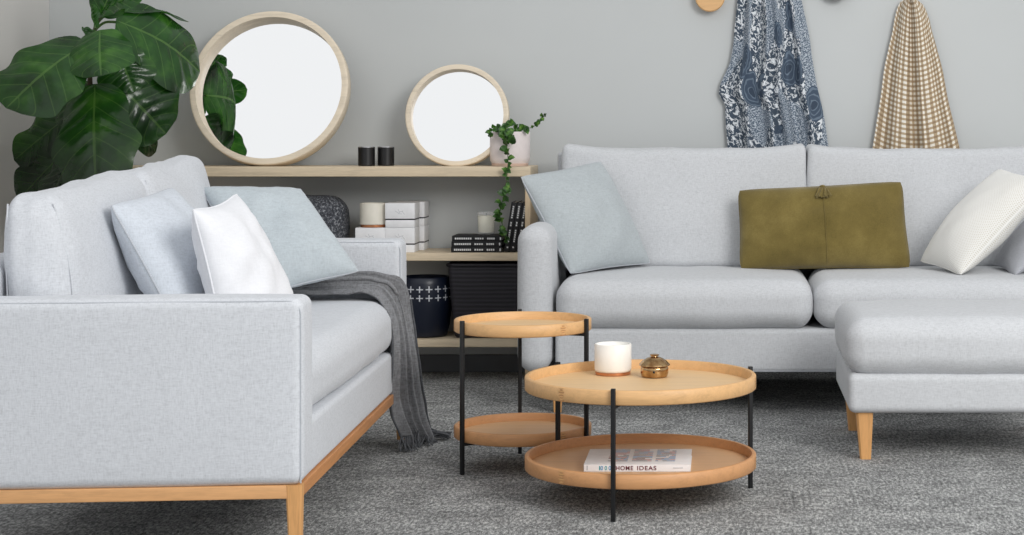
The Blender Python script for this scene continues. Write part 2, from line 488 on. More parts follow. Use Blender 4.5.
# ================================================================ mirrors
def mirror(name, label, px0, px1, y0, tilt, depth, rim):
    D = y0 - .02
    R = (px1 - px0) * D / F / 2
    t = thing(name, label, 'mirror', (sx((px0 + px1) / 2, y0 + .07), y0, .838 + depth / 2 * math.sin(tilt) - .007), group=None)
    t.rotation_euler = (-tilt, 0, 0)
    h = depth / 2; e = .005
    prof = [(R - rim, -h), (R - rim * .5, -h - .0), (R - e, -h), (R - .0015, -h + .0015), (R, -h + e), (R, h - e), (R - e, h), (R - rim, h), (R - rim, -h)]
    n = 96
    fr = lathe(prof, 0, 0, n, False, False)
    fr.xf(lambda p: (p.x, p.z, p.y + R))
    fr.f = [tuple(reversed(f)) for f in fr.f]
    obj('frame', fr, 'ash_mirror', t, local=True, sharp=50)
    g = lathe([(R - rim + .001, h - .012), (R - rim + .001, h - .006)], 0, 0, n)
    g.xf(lambda p: (p.x, p.z, p.y + R)); g.f = [tuple(reversed(f)) for f in g.f]
    obj('mirror_glass', g, 'mirror', t, local=True)
    return t
mirror('round_mirror', 'large round mirror with deep pale ash frame leaning on the wall', 190.5, 350.5, 7.06, math.radians(13), .062, .025)
mirror('round_mirror', 'smaller round mirror with pale ash frame beside the blush planter', 407, 511, 7.10, math.radians(9), .045, .020)

# ================================================================ things on top of the shelf
def black_jar(px, label):
    D = 7.12; r = .033
    t = thing('candle_jar', label, 'candle', (sx(px, D), D, .838), group='black candle jars on the top shelf')
    obj('jar', lathe([(r - .003, .0), (r, .003), (r, .073), (r - .003, .075), (r - .003, .058), (0, .058)], 0, 0, 40), 'blackglass', t, local=True)
    obj('rim', lathe([(r - .0028, .0748), (r + .0006, .0735), (r + .0006, .0758), (r - .0028, .0768), (r - .0028, .0748)], 0, 0, 40, False, False), 'silver', t, local=True)
    return t
black_jar(366.5, 'matt black candle jar with silver rim on the top shelf, nearer the large mirror')
o = black_jar(384.5, 'matt black candle jar with silver rim on the top shelf, nearer the small mirror')
o.location.y = 7.15

# --- blush planter with a trailing vine
D = 7.11; pc = at(510, 0, D); r = .079
pl = thing('trailing_potted_plant', 'trailing green vine in a blush white planter on the shelf end', 'plant', (pc.x, D, .838))
obj('planter', lathe([(r - .012, .844), (r - .002, .858), (r, .871), (r, .971), (r - .002, .974), (r - .008, .974), (r - .008, .955), (0, .955)], pc.x, D, 56), 'pinkpot', pl)
obj('saucer', lathe([(r - .020, .838), (r - .008, .839), (r - .006, .848), (r - .012, .852)], pc.x, D, 48), 'pinkfoot', pl)
obj('soil', lathe([(r - .0085, .957), (r - .012, .962), (0, .964)], pc.x, D, 32), 'soil', pl)
def small_leaf(mb, base, direc, nrm, L, W):
    d = Vector(direc).normalized(); n_ = Vector(nrm); n_ = (n_ - d * n_.dot(d)).normalized(); s = d.cross(n_)
    vs = [base]; prof = [(.2, .75), (.45, 1), (.7, .8), (.9, .4)]
    for (t, w) in prof:
        z = n_ * (L * .12 * math.sin(t * PI))
        for k in (-1, 0, 1): vs.append(base + d * (L * t) + s * (k * W * w / 2) + z + n_ * (abs(k) * W * .16))
    vs.append(base + d * L - n_ * (L * .06))
    fs = [(0, 2, 1), (0, 3, 2)]
    for i in range(3):
        a = 1 + i * 3
        fs += [(a, a + 1, a + 4, a + 3), (a + 1, a + 2, a + 5, a + 4)]
    fs += [(10, 11, 13), (11, 12, 13)]
    mb.add(vs, fs)
vines = [
    ([(503, 137, 7.08), (504, 130, 7.04), (506, 136, 7.015), (507, 148, 7.01), (508, 162, 6.99), (506.5, 178, 6.985), (506, 192, 6.985), (501, 205, 6.985), (500, 216, 6.985), (504, 230, 6.985), (506, 243, 6.985)], 60, .030),
    ([(515, 137, 7.1), (520, 129, 7.1), (530, 128, 7.1), (537, 124, 7.1), (541, 118, 7.1), (546, 116, 7.1)], 14, .024),
    ([(506, 137, 7.08), (499, 127, 7.06), (492, 130, 7.04), (490, 138, 7.03)], 14, .028),
    ([(508, 137, 7.08), (506, 128, 7.08), (510, 124, 7.08), (513, 123, 7.08)], 12, .030),
    ([(516, 137, 7.08), (516, 130, 7.08), (521, 128, 7.07), (528, 131, 7.06)], 12, .028),
    ([(504, 137, 7.05), (508, 128, 7.02), (511, 138, 7.005), (512, 145, 7.0)], 10, .036),
]
stm = MB(); fol = MB()
for pts, n_, L in vines:
    path = spline([at(*p) for p in pts], 6)
    stm.merge(tube(path, .0016, 5))
    for k in range(n_):
        t = (k + .5) / n_; i = min(len(path) - 2, int(t * (len(path) - 1)))
        p = path[i]; a = random.uniform(0, 2 * PI)
        d = Vector((math.cos(a), -.45 + random.uniform(-.3, .15), math.sin(a) * .8))
        LL = L * random.uniform(.65, 1.15)
        small_leaf(fol, p, d, (random.uniform(-.5, .5), -1, random.uniform(.1, .9)), LL, LL * .85)
obj('stem', stm, 'vine', pl); obj('foliage', fol, 'ivy', pl, sharp=80)

# ================================================================ things on the middle shelf
ZM = .502
# speckled knitted cushion
x0, x1 = sx(262, 7.15), sx(345, 7.15)
def kfn(x, y, z):
    f = bulge(x0, x1, 7.04, 7.24, ZM, .712, .012, .02, .012, .012, 3)(x, y, z)
    return (f[0], f[1], max(f[2], ZM + .0005))
mb = rbox(x0, x1, 7.04, 7.24, ZM, .712, .06, 6, 8, kfn)
tag(obj('knitted_cushion', mb, 'speckle', org=base_of(mb)), 'charcoal and white speckled knitted cushion standing on the shelf beside the white candle', 'cushion')

# white gift boxes
def gift_box(x, y, z, label, w=.114, h=.0960, d=.11):
    t = thing('gift_box', label, 'box', (x, y, z), group='white gift boxes on the middle shelf')
    obj('box', rbox(-w / 2, w / 2, -d / 2, d / 2, 0, h * .33, .0015, 1, 1), 'whitebox', t, local=True)
    obj('lid', rbox(-w / 2 - .001, w / 2 + .001, -d / 2 - .001, d / 2 + .001, h * .36, h, .0015, 1, 1), 'whitebox', t, local=True)
    obj('band', rbox(-w / 2 - .0006, w / 2 + .0006, -d / 2 - .0006, d / 2 + .0006, h * .31, h * .375, .0008, 1, 1), 'black', t, local=True)
    pr = MB()
    for k, (dx, dz, a) in enumerate(((-.012, .002, .5), (.006, .004, -.3), (.0, -.005, .1), (.014, -.002, .9), (-.004, .006, 1.2))):
        q = rbox(-.008, .008, -.0003, .0003, -.0009, .0009, .0002, 1, 1)
        q.mat(Matrix.Translation((dx, -d / 2 - .0013, h * .62 + dz)) @ Matrix.Rotation(a, 4, 'Y')); pr.merge(q)
    obj('print', pr, 'paleink', t, local=True)
    return t
bd = 7.09
bx = sx(414.5, bd - .055) - .057
gift_box(bx, bd, ZM, 'lower front white gift box of the tall stack beside the cream candle')
gift_box(bx, bd, ZM + .0967, 'upper front white gift box with black band in the tall stack')
gift_box(bx + .017, bd + .125, ZM, 'lower rear white gift box standing behind the tall stack')
gift_box(bx + .017, bd + .125, ZM + .0967, 'upper rear white gift box half hidden behind the tall stack')
bl = bx - .1165
gift_box(bl, bd, ZM, 'white gift box carrying the cream candle with copper base')
# cream candle
cz = ZM + .0967
t = thing('candle_cup', 'cream ceramic candle with copper base standing on a white gift box', 'candle', (bl + .003, bd, cz))
obj('cup', lathe([(.050, .010), (.0535, .012), (.0535, .092), (.052, .094), (.049, .094), (.049, .080), (0, .079)], 0, 0, 48), 'cream', t, local=True)
obj('copper_base', lathe([(.049, 0), (.0515, .002), (.0515, .0099), (.049, .0101)], 0, 0, 48), 'copper', t, local=True)

# stacked black books
def flat_book(x0, x1, y0, y1, z0, h, label, marks):
    t = thing('book', label, 'book', ((x0 + x1) / 2, (y0 + y1) / 2, z0), group='black books lying on the middle shelf')
    obj('cover', rbox(x0, x1, y0, y0 + .004, z0, z0 + h, .001, 1, 1).merge(rbox(x0, x1, y0, y1, z0 + h - .0025, z0 + h, .0008, 1, 1)).merge(rbox(x0, x1, y0, y1, z0, z0 + .0025, .0008, 1, 1)), 'blackpaper', t)
    obj('pages', rbox(x0 + .003, x1 - .003, y0 + .003, y1 - .003, z0 + .002, z0 + h - .002, .0005, 1, 1), 'paper', t)
    mk = MB()
    for (a, b, hh) in marks:
        xa = x0 + (x1 - x0) * a; xb = x0 + (x1 - x0) * b
        n_ = max(1, int((xb - xa) / .0075))
        for k in range(n_):
            xx = xa + (xb - xa) * k / n_
            mk.merge(rbox(xx, xx + (xb - xa) / n_ * .72, y0 - .0005, y0 + .0005, z0 + h * (.5 - hh / 2), z0 + h * (.5 + hh / 2), .0002, 1, 1))
    obj('spine_lettering', mk, 'whiteprint', t)
    return t
fx0, fx1 = sx(451, 7.03), sx(502, 7.03)
mk = [(.06, .40, .34), (.46, .64, .30), (.70, .86, .34), (.95, .985, .5)]
flat_book(fx0, fx1, 7.03, 7.19, ZM, .0215, 'bottom black book lying in the stack under the glass candle', mk)
flat_book(fx0 + .001, fx1 - .002, 7.031, 7.19, ZM + .022, .0215, 'middle black book lying in the stack under the glass candle', mk)
flat_book(fx0 + .003, fx1 + .001, 7.032, 7.19, ZM + .044, .0205, 'topmost black book lying in the stack under the glass candle', mk)
# glass candle
gx = sx(486, 7.1); gz = ZM + .065
t = thing('glass_candle', 'cream wax candle in a clear glass tumbler on the black book stack', 'candle', (gx, 7.11, gz))
obj('tumbler', lathe([(.030, 0), (.033, .003), (.036, .088), (.0365, .090), (.0345, .090), (.0315, .008), (0, .007)], 0, 0, 48), 'glass', t, local=True)
obj('wax', lathe([(.0305, .009), (.0315, .011), (.0335, .074), (.032, .076), (0, .075)], 0, 0, 40), 'wax', t, local=True)
obj('wick', tube([(0, 0, .074), (.001, 0, .081), (.002, 0, .086)], .0012, 6), 'black', t, local=True)
# leaning upright books
for k, lab in enumerate(('leftmost of three upright black books leaning by the shelf end', 'middle of three upright black books leaning by the shelf end', 'rightmost of three upright black books leaning against the shelf end')):
    th = .0215; lean = math.radians(8.5); hgt = .196
    xb = sx(504, 7.03) + k * (th / math.cos(lean) + .0006)
    t = thing('book', lab, 'book', (xb, 7.03, ZM + .0035), group='upright black books on the middle shelf')
    t.rotation_euler = (0, lean, 0)
    obj('cover', rbox(0, th, 0, .004, 0, hgt, .001, 1, 1).merge(rbox(0, .0025, 0, .15, 0, hgt, .0008, 1, 1)).merge(rbox(th - .0025, th, 0, .15, 0, hgt, .0008, 1, 1)), 'blackpaper', t, local=True)
    obj('pages', rbox(.002, th - .002, .003, .146, .003, hgt - .003, .0005, 1, 1), 'paper', t, local=True)
    mkb = MB()
    for (a, b) in ((.08, .12), (.20, .46), (.52, .62), (.68, .94)):
        n_ = max(1, int((b - a) * hgt / .0075))
        for q in range(n_):
            za = hgt * (a + (b - a) * q / n_); zb = za + hgt * (b - a) / n_ * .72
            mkb.merge(rbox(th * .36, th * .64, -.0005, .0005, za, zb, .0002, 1, 1))
    obj('spine_lettering', mkb, 'whiteprint', t, local=True)

# ================================================================ bottom shelf
ZL = .165
D = 7.13; nx = sx(425, D)
t = thing('navy_pot', 'navy glazed pot with rows of white plus signs on the bottom shelf', 'pot', (nx, D, ZL))
pr = [(.078, 0), (.088, .006), (.098, .05), (.105, .12), (.107, .17), (.104, .212), (.100, .232), (.096, .236), (.092, .232), (.096, .18), (0, .17)]
obj('pot', lathe(pr, 0, 0, 64), 'navy', t, local=True)
# black wicker basket
bx0, bx1 = sx(447, 7.03), SR - .030
t = thing('wicker_basket', 'black ribbed wicker basket filling the bottom shelf beside the navy pot', 'basket', ((bx0 + bx1) / 2, 7.15, ZL))
def taperb(x, y, z):
    k = (z - ZL) / .29; cx = (bx0 + bx1) / 2
    s = .84 + .16 * k
    return (cx + (x - cx) * s, 7.15 + (y - 7.15) * (.86 + .14 * k), z)
def basket_mb():
    mb = rbox(bx0, bx1, 7.03, 7.27, ZL, .455, .02, 4, 6)
    vs = mb.v; fs = [f for f in mb.f if not all(vs[i].z > .4549 for i in f)]
    mb.f = fs; mb.xf(lambda p: taperb(p.x, p.y, p.z)); return mb
ob = obj('basket_wall', basket_mb(), 'wicker', t)
sm = ob.modifiers.new('thickness', 'SOLIDIFY'); sm.thickness = .008; sm.offset = -1
rp = [(bx0 + .02, 7.03, .452), (bx1 - .02, 7.03, .452), (bx1, 7.05, .452), (bx1, 7.25, .452), (bx1 - .02, 7.27, .452), (bx0 + .02, 7.27, .452), (bx0, 7.25, .452), (bx0, 7.05, .452)]
obj('basket_rim', tube(rp, .007, 8, True), 'wicker', t)

# ================================================================ right-hand sofa
def xr(px, D): return sx(px, D)
S0, S1, S2, S3 = -.718, -.588, .307, 1.190
rs = thing('sofa', 'pale grey two-seat linen sofa against the wall behind the coffee table', 'sofa', (.30, 6.65, 0))
def armfn(x0, x1):
    def fn(x, y, z):
        # arm top rises very slightly toward the back, front face gently puffed
        k = max(0, (z - .4) / .26)
        c = (x0 + x1) / 2
        return (c + (x - c) * (1 + .03 * math.sin((z - .145) / .52 * PI)), y, z + .004 * k * math.sin((y - 6.2) * 9))
    return fn
obj('arm', rbox(S0, S1 - .012, 6.19, 7.1, .145, .650, .055, 6, 8, armfn(S0, S1 - .012)), 'sofa_r', rs)
obj('arm', rbox(S3 + .012, S3 + .131, 6.19, 7.1, .145, .650, .055, 6, 8, armfn(S3 + .012, S3 + .131)), 'sofa_r', rs)
obj('base', rbox(S1 + .001, S3 - .001, 6.215, 7.0, .145, .296, .018, 4, 6), 'sofa_r', rs)
obj('back_frame', rbox(-.652, 1.268, 7.0, 7.115, .16, .893, .012, 4, 6), 'sofa_r', rs)
def right_seat(x0, x1, sd):
    a = (x0 + .003, x1 - .003, 6.19, 6.86, .298, .462)
    return rbox(*a, .062, 6, 14, bulge(*a, .004, .012, .012, .004, sd))
obj('seat_cushion', right_seat(S1, S2, 1), 'sofa_r', rs)
obj('seat_cushion', right_seat(S2, S3, 5), 'sofa_r', rs)
def right_back(x0, x1, z1, sd):
    a = (x0, x1, -.105, .105, 0, z1)
    def fn(x, y, z):
        x, y, z = bulge(*a, .006, .022, .012, .006, sd)(x, y, z)
        k = z / z1
        y *= 1.0 - .35 * k
        e = (x - x0) / (x1 - x0)
        z += .030 * (abs(2 * e - 1) ** 4) * k      # corners stand a little proud
        return (x, 6.865 + .045 * k + y, .468 + z)
    return rbox(*a, .026, 5, 20, fn)
obj('back_cushion', right_back(-.618, .309, .432, 2), 'sofa_r', rs)
obj('back_cushion', right_back(.313, 1.235, .430, 9), 'sofa_r', rs)
for (x, y) in ((S0 + .135, 6.27), (S3 - .01, 6.27), (S0 + .135, 7.02), (S3 - .01, 7.02)):
    obj('leg', taper_leg(x, y, 0, .15, .042, .026), 'oak_z', rs)
# a stitched seam line along the front rail under the seat cushions
obj('seam', tube([(S1 + .012, 6.2145, .150), (S3 - .012, 6.2145, .150)], .002, 6), 'seam', rs)

# ================================================================ ottoman
ox0, ox1, oy0, oy1 = .362, 1.06, 5.35, 5.97
ot = thing('ottoman', 'pale grey upholstered ottoman on oak legs in front of the right sofa', 'ottoman', ((ox0 + ox1) / 2, 5.66, 0))
obj('base', rbox(ox0 + .006, ox1 - .006, oy0 + .004, oy1, .141, .258, .022, 4, 6), 'sofa_r', ot)
a = (ox0, ox1, oy0, oy1, .252, .420)
obj('cushion', rbox(*a, .06, 6, 14, bulge(*a, .006, .010, .016, .004, 4)), 'sofa_r', ot)
for (x, y, dx, dy) in ((ox0 + .055, oy0 + .05, .004, -.002), (ox1 - .055, oy0 + .05, -.004, -.002), (ox0 + .055, oy1 - .07, .004, .004), (ox1 - .055, oy1 - .07, -.004, .004)):
    obj('leg', taper_leg(x, y, 0, .145, .052, .032, dx, dy), 'oak_z', ot)

# ================================================================ left-hand sofa
NC = Vector((-.940, 4.0, 0)); ROT = math.radians(2.5)
ls = thing('sofa', 'large pale blue grey linen sofa on an oak plinth at left, with draped throw', 'sofa', tuple(NC), ROT)
LM = Matrix.Translation(NC) @ Matrix.Rotation(ROT, 4, 'Z')
LEN = 1.75; TH = .13
def larm(y0, y1, z1):
    a = (-.80, 0, y0, y1, .199, z1)
    return rbox(*a, .022, 5, 10, bulge(*a, .003, .004, .004, .0015, y0))
def arm_seam(y):
    e = .017; pts = []
    for p in ((-.79, .205), (-.022, .205)): pass
    path = [(-.002, y, .206), (-.001, y, .35), (-.001, y, .55)]
    return path
def sq_path(x0, x1, z0, z1, r, y):
    P = []
    for (cx, cz, a0) in ((x1 - r, z1 - r, 0), (x0 + r, z1 - r, 90)):
        for k in range(7):
            a = math.radians(a0 + 15 * k); P.append((cx + r * math.cos(a), y, cz + r * math.sin(a)))
    return [(x1, y, z0)] + P + [(x0, y, z0)]
na = obj('arm', larm(0, TH, .614), 'sofa_l', ls, local=True)
obj('piping', tube(sq_path(-.798, -.004, .203, .608, .03, .006), .0018, 8), 'seam', na, local=True)
fa = obj('arm', larm(LEN - TH, LEN, .640), 'sofa_l', ls, local=True)
obj('piping', tube(sq_path(-.798, -.004, .203, .634, .03, LEN - TH + .006), .0018, 8), 'seam', fa, local=True)
obj('base', rbox(-.75, -.006, TH - .002, LEN - TH + .002, .199, .325, .014, 4, 6), 'sofa_l', ls, local=True)
obj('back_frame', rbox(-.83, -.705, .0, LEN, .199, .69, .035, 5, 6), 'sofa_l', ls, local=True)
def seatfn():
    a = (-.70, -.012, TH + .004, LEN - TH - .004, .322, .468)
    return rbox(*a, .055, 6, 16, bulge(*a, .010, .002, .012, .004, 12))
sc = obj('seat_cushion', seatfn(), 'sofa_l', ls, local=True)
def lback(y0, y1, za, zb, sd):
    """leaning back cushion: back plane upright, front face sloping"""
    a = (-1, 1, y0, y1, 0, 1)
    H = .42
    b = (-.12, .12, y0, y1, 0, H)
    bf = bulge(*b, .055, .036, .018, .010, sd)
    def puff(x, y, z):
        p = bf(x, y, z)
        return p if x > -.02 else (x + (p[0] - x) * .55, p[1], p[2])
    base = rbox(*b, .060, 7, 14, puff)
    def fn(p):
        k = min(1.1, max(0, p.z / H)); e = min(1, max(0, (p.y - y0) / (y1 - y0)))
        front = -.530 - .055 * k; back = -.706
        u = (p.x + .12) / .24
        top = za + (zb - za) * e
        sag = -.014 * math.sin(e * PI) * k
        return (back + (front - back) * u, p.y, .475 + (top - .475) * p.z / H + sag)
    return base.xf(fn)
b1 = obj('back_cushion', lback(.180, .915, .838, .874, 21), 'sofa_l', ls, local=True)
b2 = obj('back_cushion', lback(.945, 1.60, .868, .902, 33), 'sofa_l', ls, local=True)
def end_seam(y0, za, u):
    P = []
    for k in range(0, 19):
        s = .10 + .86 * k / 18
        f = -.37 - .20 * s; x = -.70 + (f + .70) * u
        P.append((x, y0 - .0105 * math.sin(min(1, max(0, s)) * PI) ** .6 + .004 * (abs(s - .5) * 2) ** 4 + .0, .475 + (za - .475) * s))
    return P
for cu, y0, za in ((b1, .180, .838), (b2, .945, .868)):
    for u in (.12, .86):
        pts = []
        for v in range(24):
            zz = .50 + (za - .018 - .50) * v / 23
            k = min(1, (zz - .475) / (za - .475)); x = -.706 + (-.530 - .055 * k + .706) * u + (.02 if u > .5 else -.004) * (1 - (2 * k - 1) ** 2)
            # ride on the puffed end face
            best = min((p.co for p in cu.data.vertices if p.co.y < y0 + .12), key=lambda c: (c.x - x) ** 2 + (c.z - zz) ** 2 + .02 * (c.y - y0) ** 2)
            pts.append((x, best.y, zz))
        ys = [p[1] for p in pts]
        pts = [(p[0], sum(ys[max(0, q - 6):q + 7]) / len(ys[max(0, q - 6):q + 7]) - .001, p[2]) for q, p in enumerate(pts)]
        obj('seam', tube(pts, .0020, 6), 'sofa_l', cu, local=True)
# oak plinth: four rails, four legs
obj('rail', rbox(-.80, -.03, .003, .030, .169, .1985, .002, 2, 2), 'oak_x', ls, local=True)
obj('rail', rbox(-.80, -.03, LEN - .030, LEN - .003, .169, .1985, .002, 2, 2), 'oak_x', ls, local=True)
obj('rail', rbox(-.033, -.003, .036, LEN - .036, .169, .1985, .002, 2, 2), 'oak_y', ls, local=True)
obj('rail', rbox(-.80, -.77, .036, LEN - .036, .169, .1985, .002, 2, 2), 'oak_y', ls, local=True)
for (x, y, dx, dy) in ((-.0195, .0195, .004, -.004), (-.7855, .0195, -.004, -.004), (-.0195, LEN - .0195, .004, .004), (-.7855, LEN - .0195, -.004, .004)):
    obj('leg', taper_leg(x, y, 0, .1987, .036, .024, dx, dy), 'oak_z', ls, local=True)

# the frame is very slightly out of square, as an old floor would leave it
for o in list(ls.children) + [c for k in ls.children for c in k.children]:
    for v in o.data.vertices:
        x, y, z = v.co
        v.co = (x, y + .045 * x, z - (.020 * y / LEN * min(1, z / .17) if z < .40 else .020 * y / LEN * max(0, (.5 - z) / .1)))

# ================================================================ throw pillows
def pillow(name, label, BL, BR, TR, TL, T, mat, seed=0, k=.06, wr=.016, n=26, sag=0.0, pipe=None, front=None):
    """square cushion between four corner points; corners BL BR TR TL seen from its front"""
    BL, BR, TR, TL = (Vector(p) for p in (BL, BR, TR, TL))
    nrm = (BR - BL).cross(TL - BL).normalized()
    mb = MB(); gv = {}; vs = []; uvs = []; fs = []
    def P(u, v, side):
        rc = 1 - .035 * (u * v) ** 6
        uu = u * rc * (1 - k * (1 - v * v)); vv = v * rc * (1 - k * (1 - u * u))
        a, b = (uu + 1) / 2, (vv + 1) / 2
        p = BL * (1 - a) * (1 - b) + BR * a * (1 - b) + TR * a * b + TL * (1 - a) * b
        h = max(0, (1 - u * u) * (1 - v * v))
        t = T * h ** .50
        # softer fill toward the bottom
        t *= 1 + .18 * (-v) * h
        w = noise.noise(Vector((u * 2.2 + seed, v * 2.2, side * 3 + seed))) * wr * (h ** .5) + noise.noise(Vector((u * 6 + seed, v * 6, side * 5))) * wr * .35 * h ** .3
        return p + nrm * side * (t + w)
    for side in (1, -1):
        for i in range(n + 1):
            for j in range(n + 1):
                u = math.sin((2 * i / n - 1) * PI / 2); v = math.sin((2 * j / n - 1) * PI / 2)
                edge = i in (0, n) or j in (0, n)
                key = (i, j, 0 if edge else side)
                if key not in gv:
                    gv[key] = len(vs); vs.append(P(u, v, side)); uvs.append(((u + 1) / 2, (v + 1) / 2))
        for i in range(n):
            for j in range(n):
                q = [gv.get((a, b, side), gv.get((a, b, 0))) for (a, b) in ((i, j), (i + 1, j), (i + 1, j + 1), (i, j + 1))]
                if side < 0: q.reverse()
                fs.append(tuple(q))
    mb.add(vs, fs, uvs)
    org = base_of(mb)
    o = tag(obj(name, mb, mat, org=org, sharp=70), label, 'pillow')
    path = []
    m_ = 14
    for e in range(4):
        for q in range(m_):
            t = -1 + 2 * q / m_
            u, v = ((t, -1), (1, t), (-t, 1), (-1, -t))[e]
            path.append(P(u, v, 1))
    obj('piping', tube(path, .0024, 6, True), pipe or mat, o)
    return o, P, nrm

# on the right-hand sofa
pillow('throw_pillow', 'square ice grey linen throw pillow at the left arm of the right sofa',
       at(570, 275, 6.40), at(652, 264, 6.72), at(601, 160, 6.78), at(519, 176, 6.50), .085, 'pillow_ice', 2, .05, .018, pipe='seam')
o, P, nr = pillow('lumbar_pillow', 'olive green suede lumbar pillow with centre tassel on the right sofa',
       at(739, 270, 6.63), at(912, 268, 6.63), at(903, 181, 6.70), at(737, 190, 6.70), .075, 'suede', 8, .03, .014)
obj('centre_seam', tube([P(.02, v / 10, 1) + nr * .001 for v in range(-10, 11)], .0022, 6), 'suede', o)
ts = MB()
for k in range(18):
    a = (k / 17 - .5)
    pts = [P(.02 + a * .03, .97, 1) + nr * .014]
    for q in range(1, 5):
        pts.append(P(.02 + a * (.04 + .035 * q), .97 - .075 * q * (1 + random.uniform(-.12, .12)), 1) + nr * (.016 + .004 * math.sin(q + k)))
    ts.merge(tube(pts, .0030, 5))
pk = [P(.02 + .026 * math.cos(t), .95, 1) + nr * (.014 + .010 * math.sin(t)) for t in [2 * PI * i / 10 for i in range(10)]]
ts.merge(tube(pk, .0050, 6, True))
obj('tassel', ts, 'suede', o)
pillow('throw_pillow', 'cream ribbed throw pillow leaning to the right on the right sofa',
       at(919, 262, 6.62), at(960, 276, 6.33), at(1050, 180, 6.40), at(999, 168, 6.64), .085, 'ribbed', 4, .05, .008)
pillow('throw_pillow', 'slate grey throw pillow tucked behind the cream ribbed pillow',
       at(992, 264, 6.66), at(1014, 277, 6.35), at(1098, 196, 6.45), at(1076, 178, 6.70), .06, 'pillow_slate', 6, .05, .008)

# on the left-hand sofa
pillow('throw_pillow', 'ice blue throw pillow nearest the back cushion on the left sofa',
       at(176, 326, 4.36), at(240, 312, 4.80), at(172, 186, 4.78), at(109, 204, 4.36), .085, 'pillow_blue', 11, .05, .018, pipe='seam')
pillow('throw_pillow', 'plain white throw pillow standing behind the near arm of the left sofa',
       at(221, 343, 4.33), at(303, 322, 4.66), at(236, 192, 4.66), at(192, 208, 4.33), .080, 'pillow_white', 14, .095, .020)
pillow('throw_pillow', 'large grey blue throw pillow at the far arm of the left sofa',
       at(262, 296, 5.22), at(361, 272, 5.36), at(301, 188, 5.50), at(198, 186, 5.40), .085, 'pillow_grey', 17, .05, .020, pipe='seam')

# ================================================================ grey throw blanket
rows = [((285, 298, 5.42), (285, 285, 5.58)), ((318, 298, 5.43), (325, 280, 5.58)), ((346, 298, 5.44), (362, 276, 5.59)),
        ((362, 296, 5.45), (388, 280, 5.605)), ((376, 303, 5.45), (401, 287, 5.64)), ((386, 326, 5.45), (407, 318, 5.66)),
        ((388, 362, 5.45), (413, 358, 5.67)), ((386, 394, 5.46), (419, 398, 5.69)), ((390, 418, 5.47), (425, 425, 5.70)), ((397, 434, 5.50), (430, 439, 5.71))]
Lp = spline([at(*a) for a, b in rows], 8); Rp = spline([at(*b) for a, b in rows], 8)
NS = len(Lp); NTt = 72; vs = []; fs = []
for i in range(NS):
    L_, R_ = Lp[i], Rp[i]
    tang = (Lp[min(i + 1, NS - 1)] + Rp[min(i + 1, NS - 1)] - Lp[max(i - 1, 0)] - Rp[max(i - 1, 0)]).normalized()
    ac = (R_ - L_); nn = tang.cross(ac).normalized()
    if nn.x < 0 and nn.z < 0: nn = -nn
    s = i / (NS - 1)
    amp = .024 + .014 * min(1, max(0, s - .35) * 3)
    for j in range(NTt + 1):
        t = j / NTt
        ph = t * 2 * PI * 4.0 + .9 * math.sin(s * 4) + .6
        env = min(1, .30 + 1.6 * math.sin(PI * t)) * min(1, .45 + 2.2 * s)
        rdg = abs(math.sin(ph / 2)) ** .8 - .62 + .20 * math.sin(ph * .9 + 1.3 + s * 4)
        d = (.030 + .008 * min(1, s * 2)) * rdg * env
        d += .004 * noise.noise(Vector((s * 12, t * 5, 0)))
        p = L_ + ac * (t + .045 * math.sin(ph + .6) * math.sin(PI * t)) + nn * (d + .016)
        p += tang * .012 * math.sin(t * 9 + 1) * max(0, s - .9) * 10
        vs.append(p)
for i in range(NS - 1):
    for j in range(NTt):
        a = i * (NTt + 1) + j; fs.append((a, a + 1, a + NTt + 2, a + NTt + 1))
mb = MB().add(vs, fs)
bo = obj('throw_blanket', mb, 'blanket', org=at(412, 440, 5.65), sharp=80)
m_ = bo.modifiers.new('thickness', 'SOLIDIFY'); m_.thickness = .006; m_.offset = 1
tag(bo, 'charcoal grey woven throw blanket draped over the far seat edge of the left sofa', 'blanket')
fr = MB()
last = vs[-(NTt + 1):]
for j in range(0, NTt + 1):
    p = last[j]; q = Vector((p.x + random.uniform(-.012, .02), p.y + random.uniform(-.03, .0), max(.004, p.z - .045)))
    fr.merge(tube([p, (p + q) / 2 + Vector((random.uniform(-.006, .006), -.006, 0)), q], .0022, 5))
# trailing corner of fringe on the carpet
c0 = at(428, 438, 5.70); c0.z = .01
for k in range(26):
    e = at(452 - random.uniform(0, 7), 437, 5.73); e.z = random.uniform(.005, .022); e.y += random.uniform(-.04, .04)
    fr.merge(tube([c0 + Vector((0, random.uniform(-.03, .02), random.uniform(0, .03))), (c0 + e) / 2 + Vector((0, random.uniform(-.02, .02), random.uniform(0, .014))), e], .0026, 5))
obj('fringe', fr, 'fringe', bo)
hem = MB().merge(tube([p for p in [vs[i * (NTt + 1)] + Vector((.002, -.002, 0)) for i in range(int(NS * .5), NS)]], .0035, 6))
hem.merge(tube([vs[i * (NTt + 1) + NTt] + Vector((.002, 0, 0)) for i in range(int(NS * .5), NS)], .0035, 6))
obj('hem', hem, 'fringe', bo)

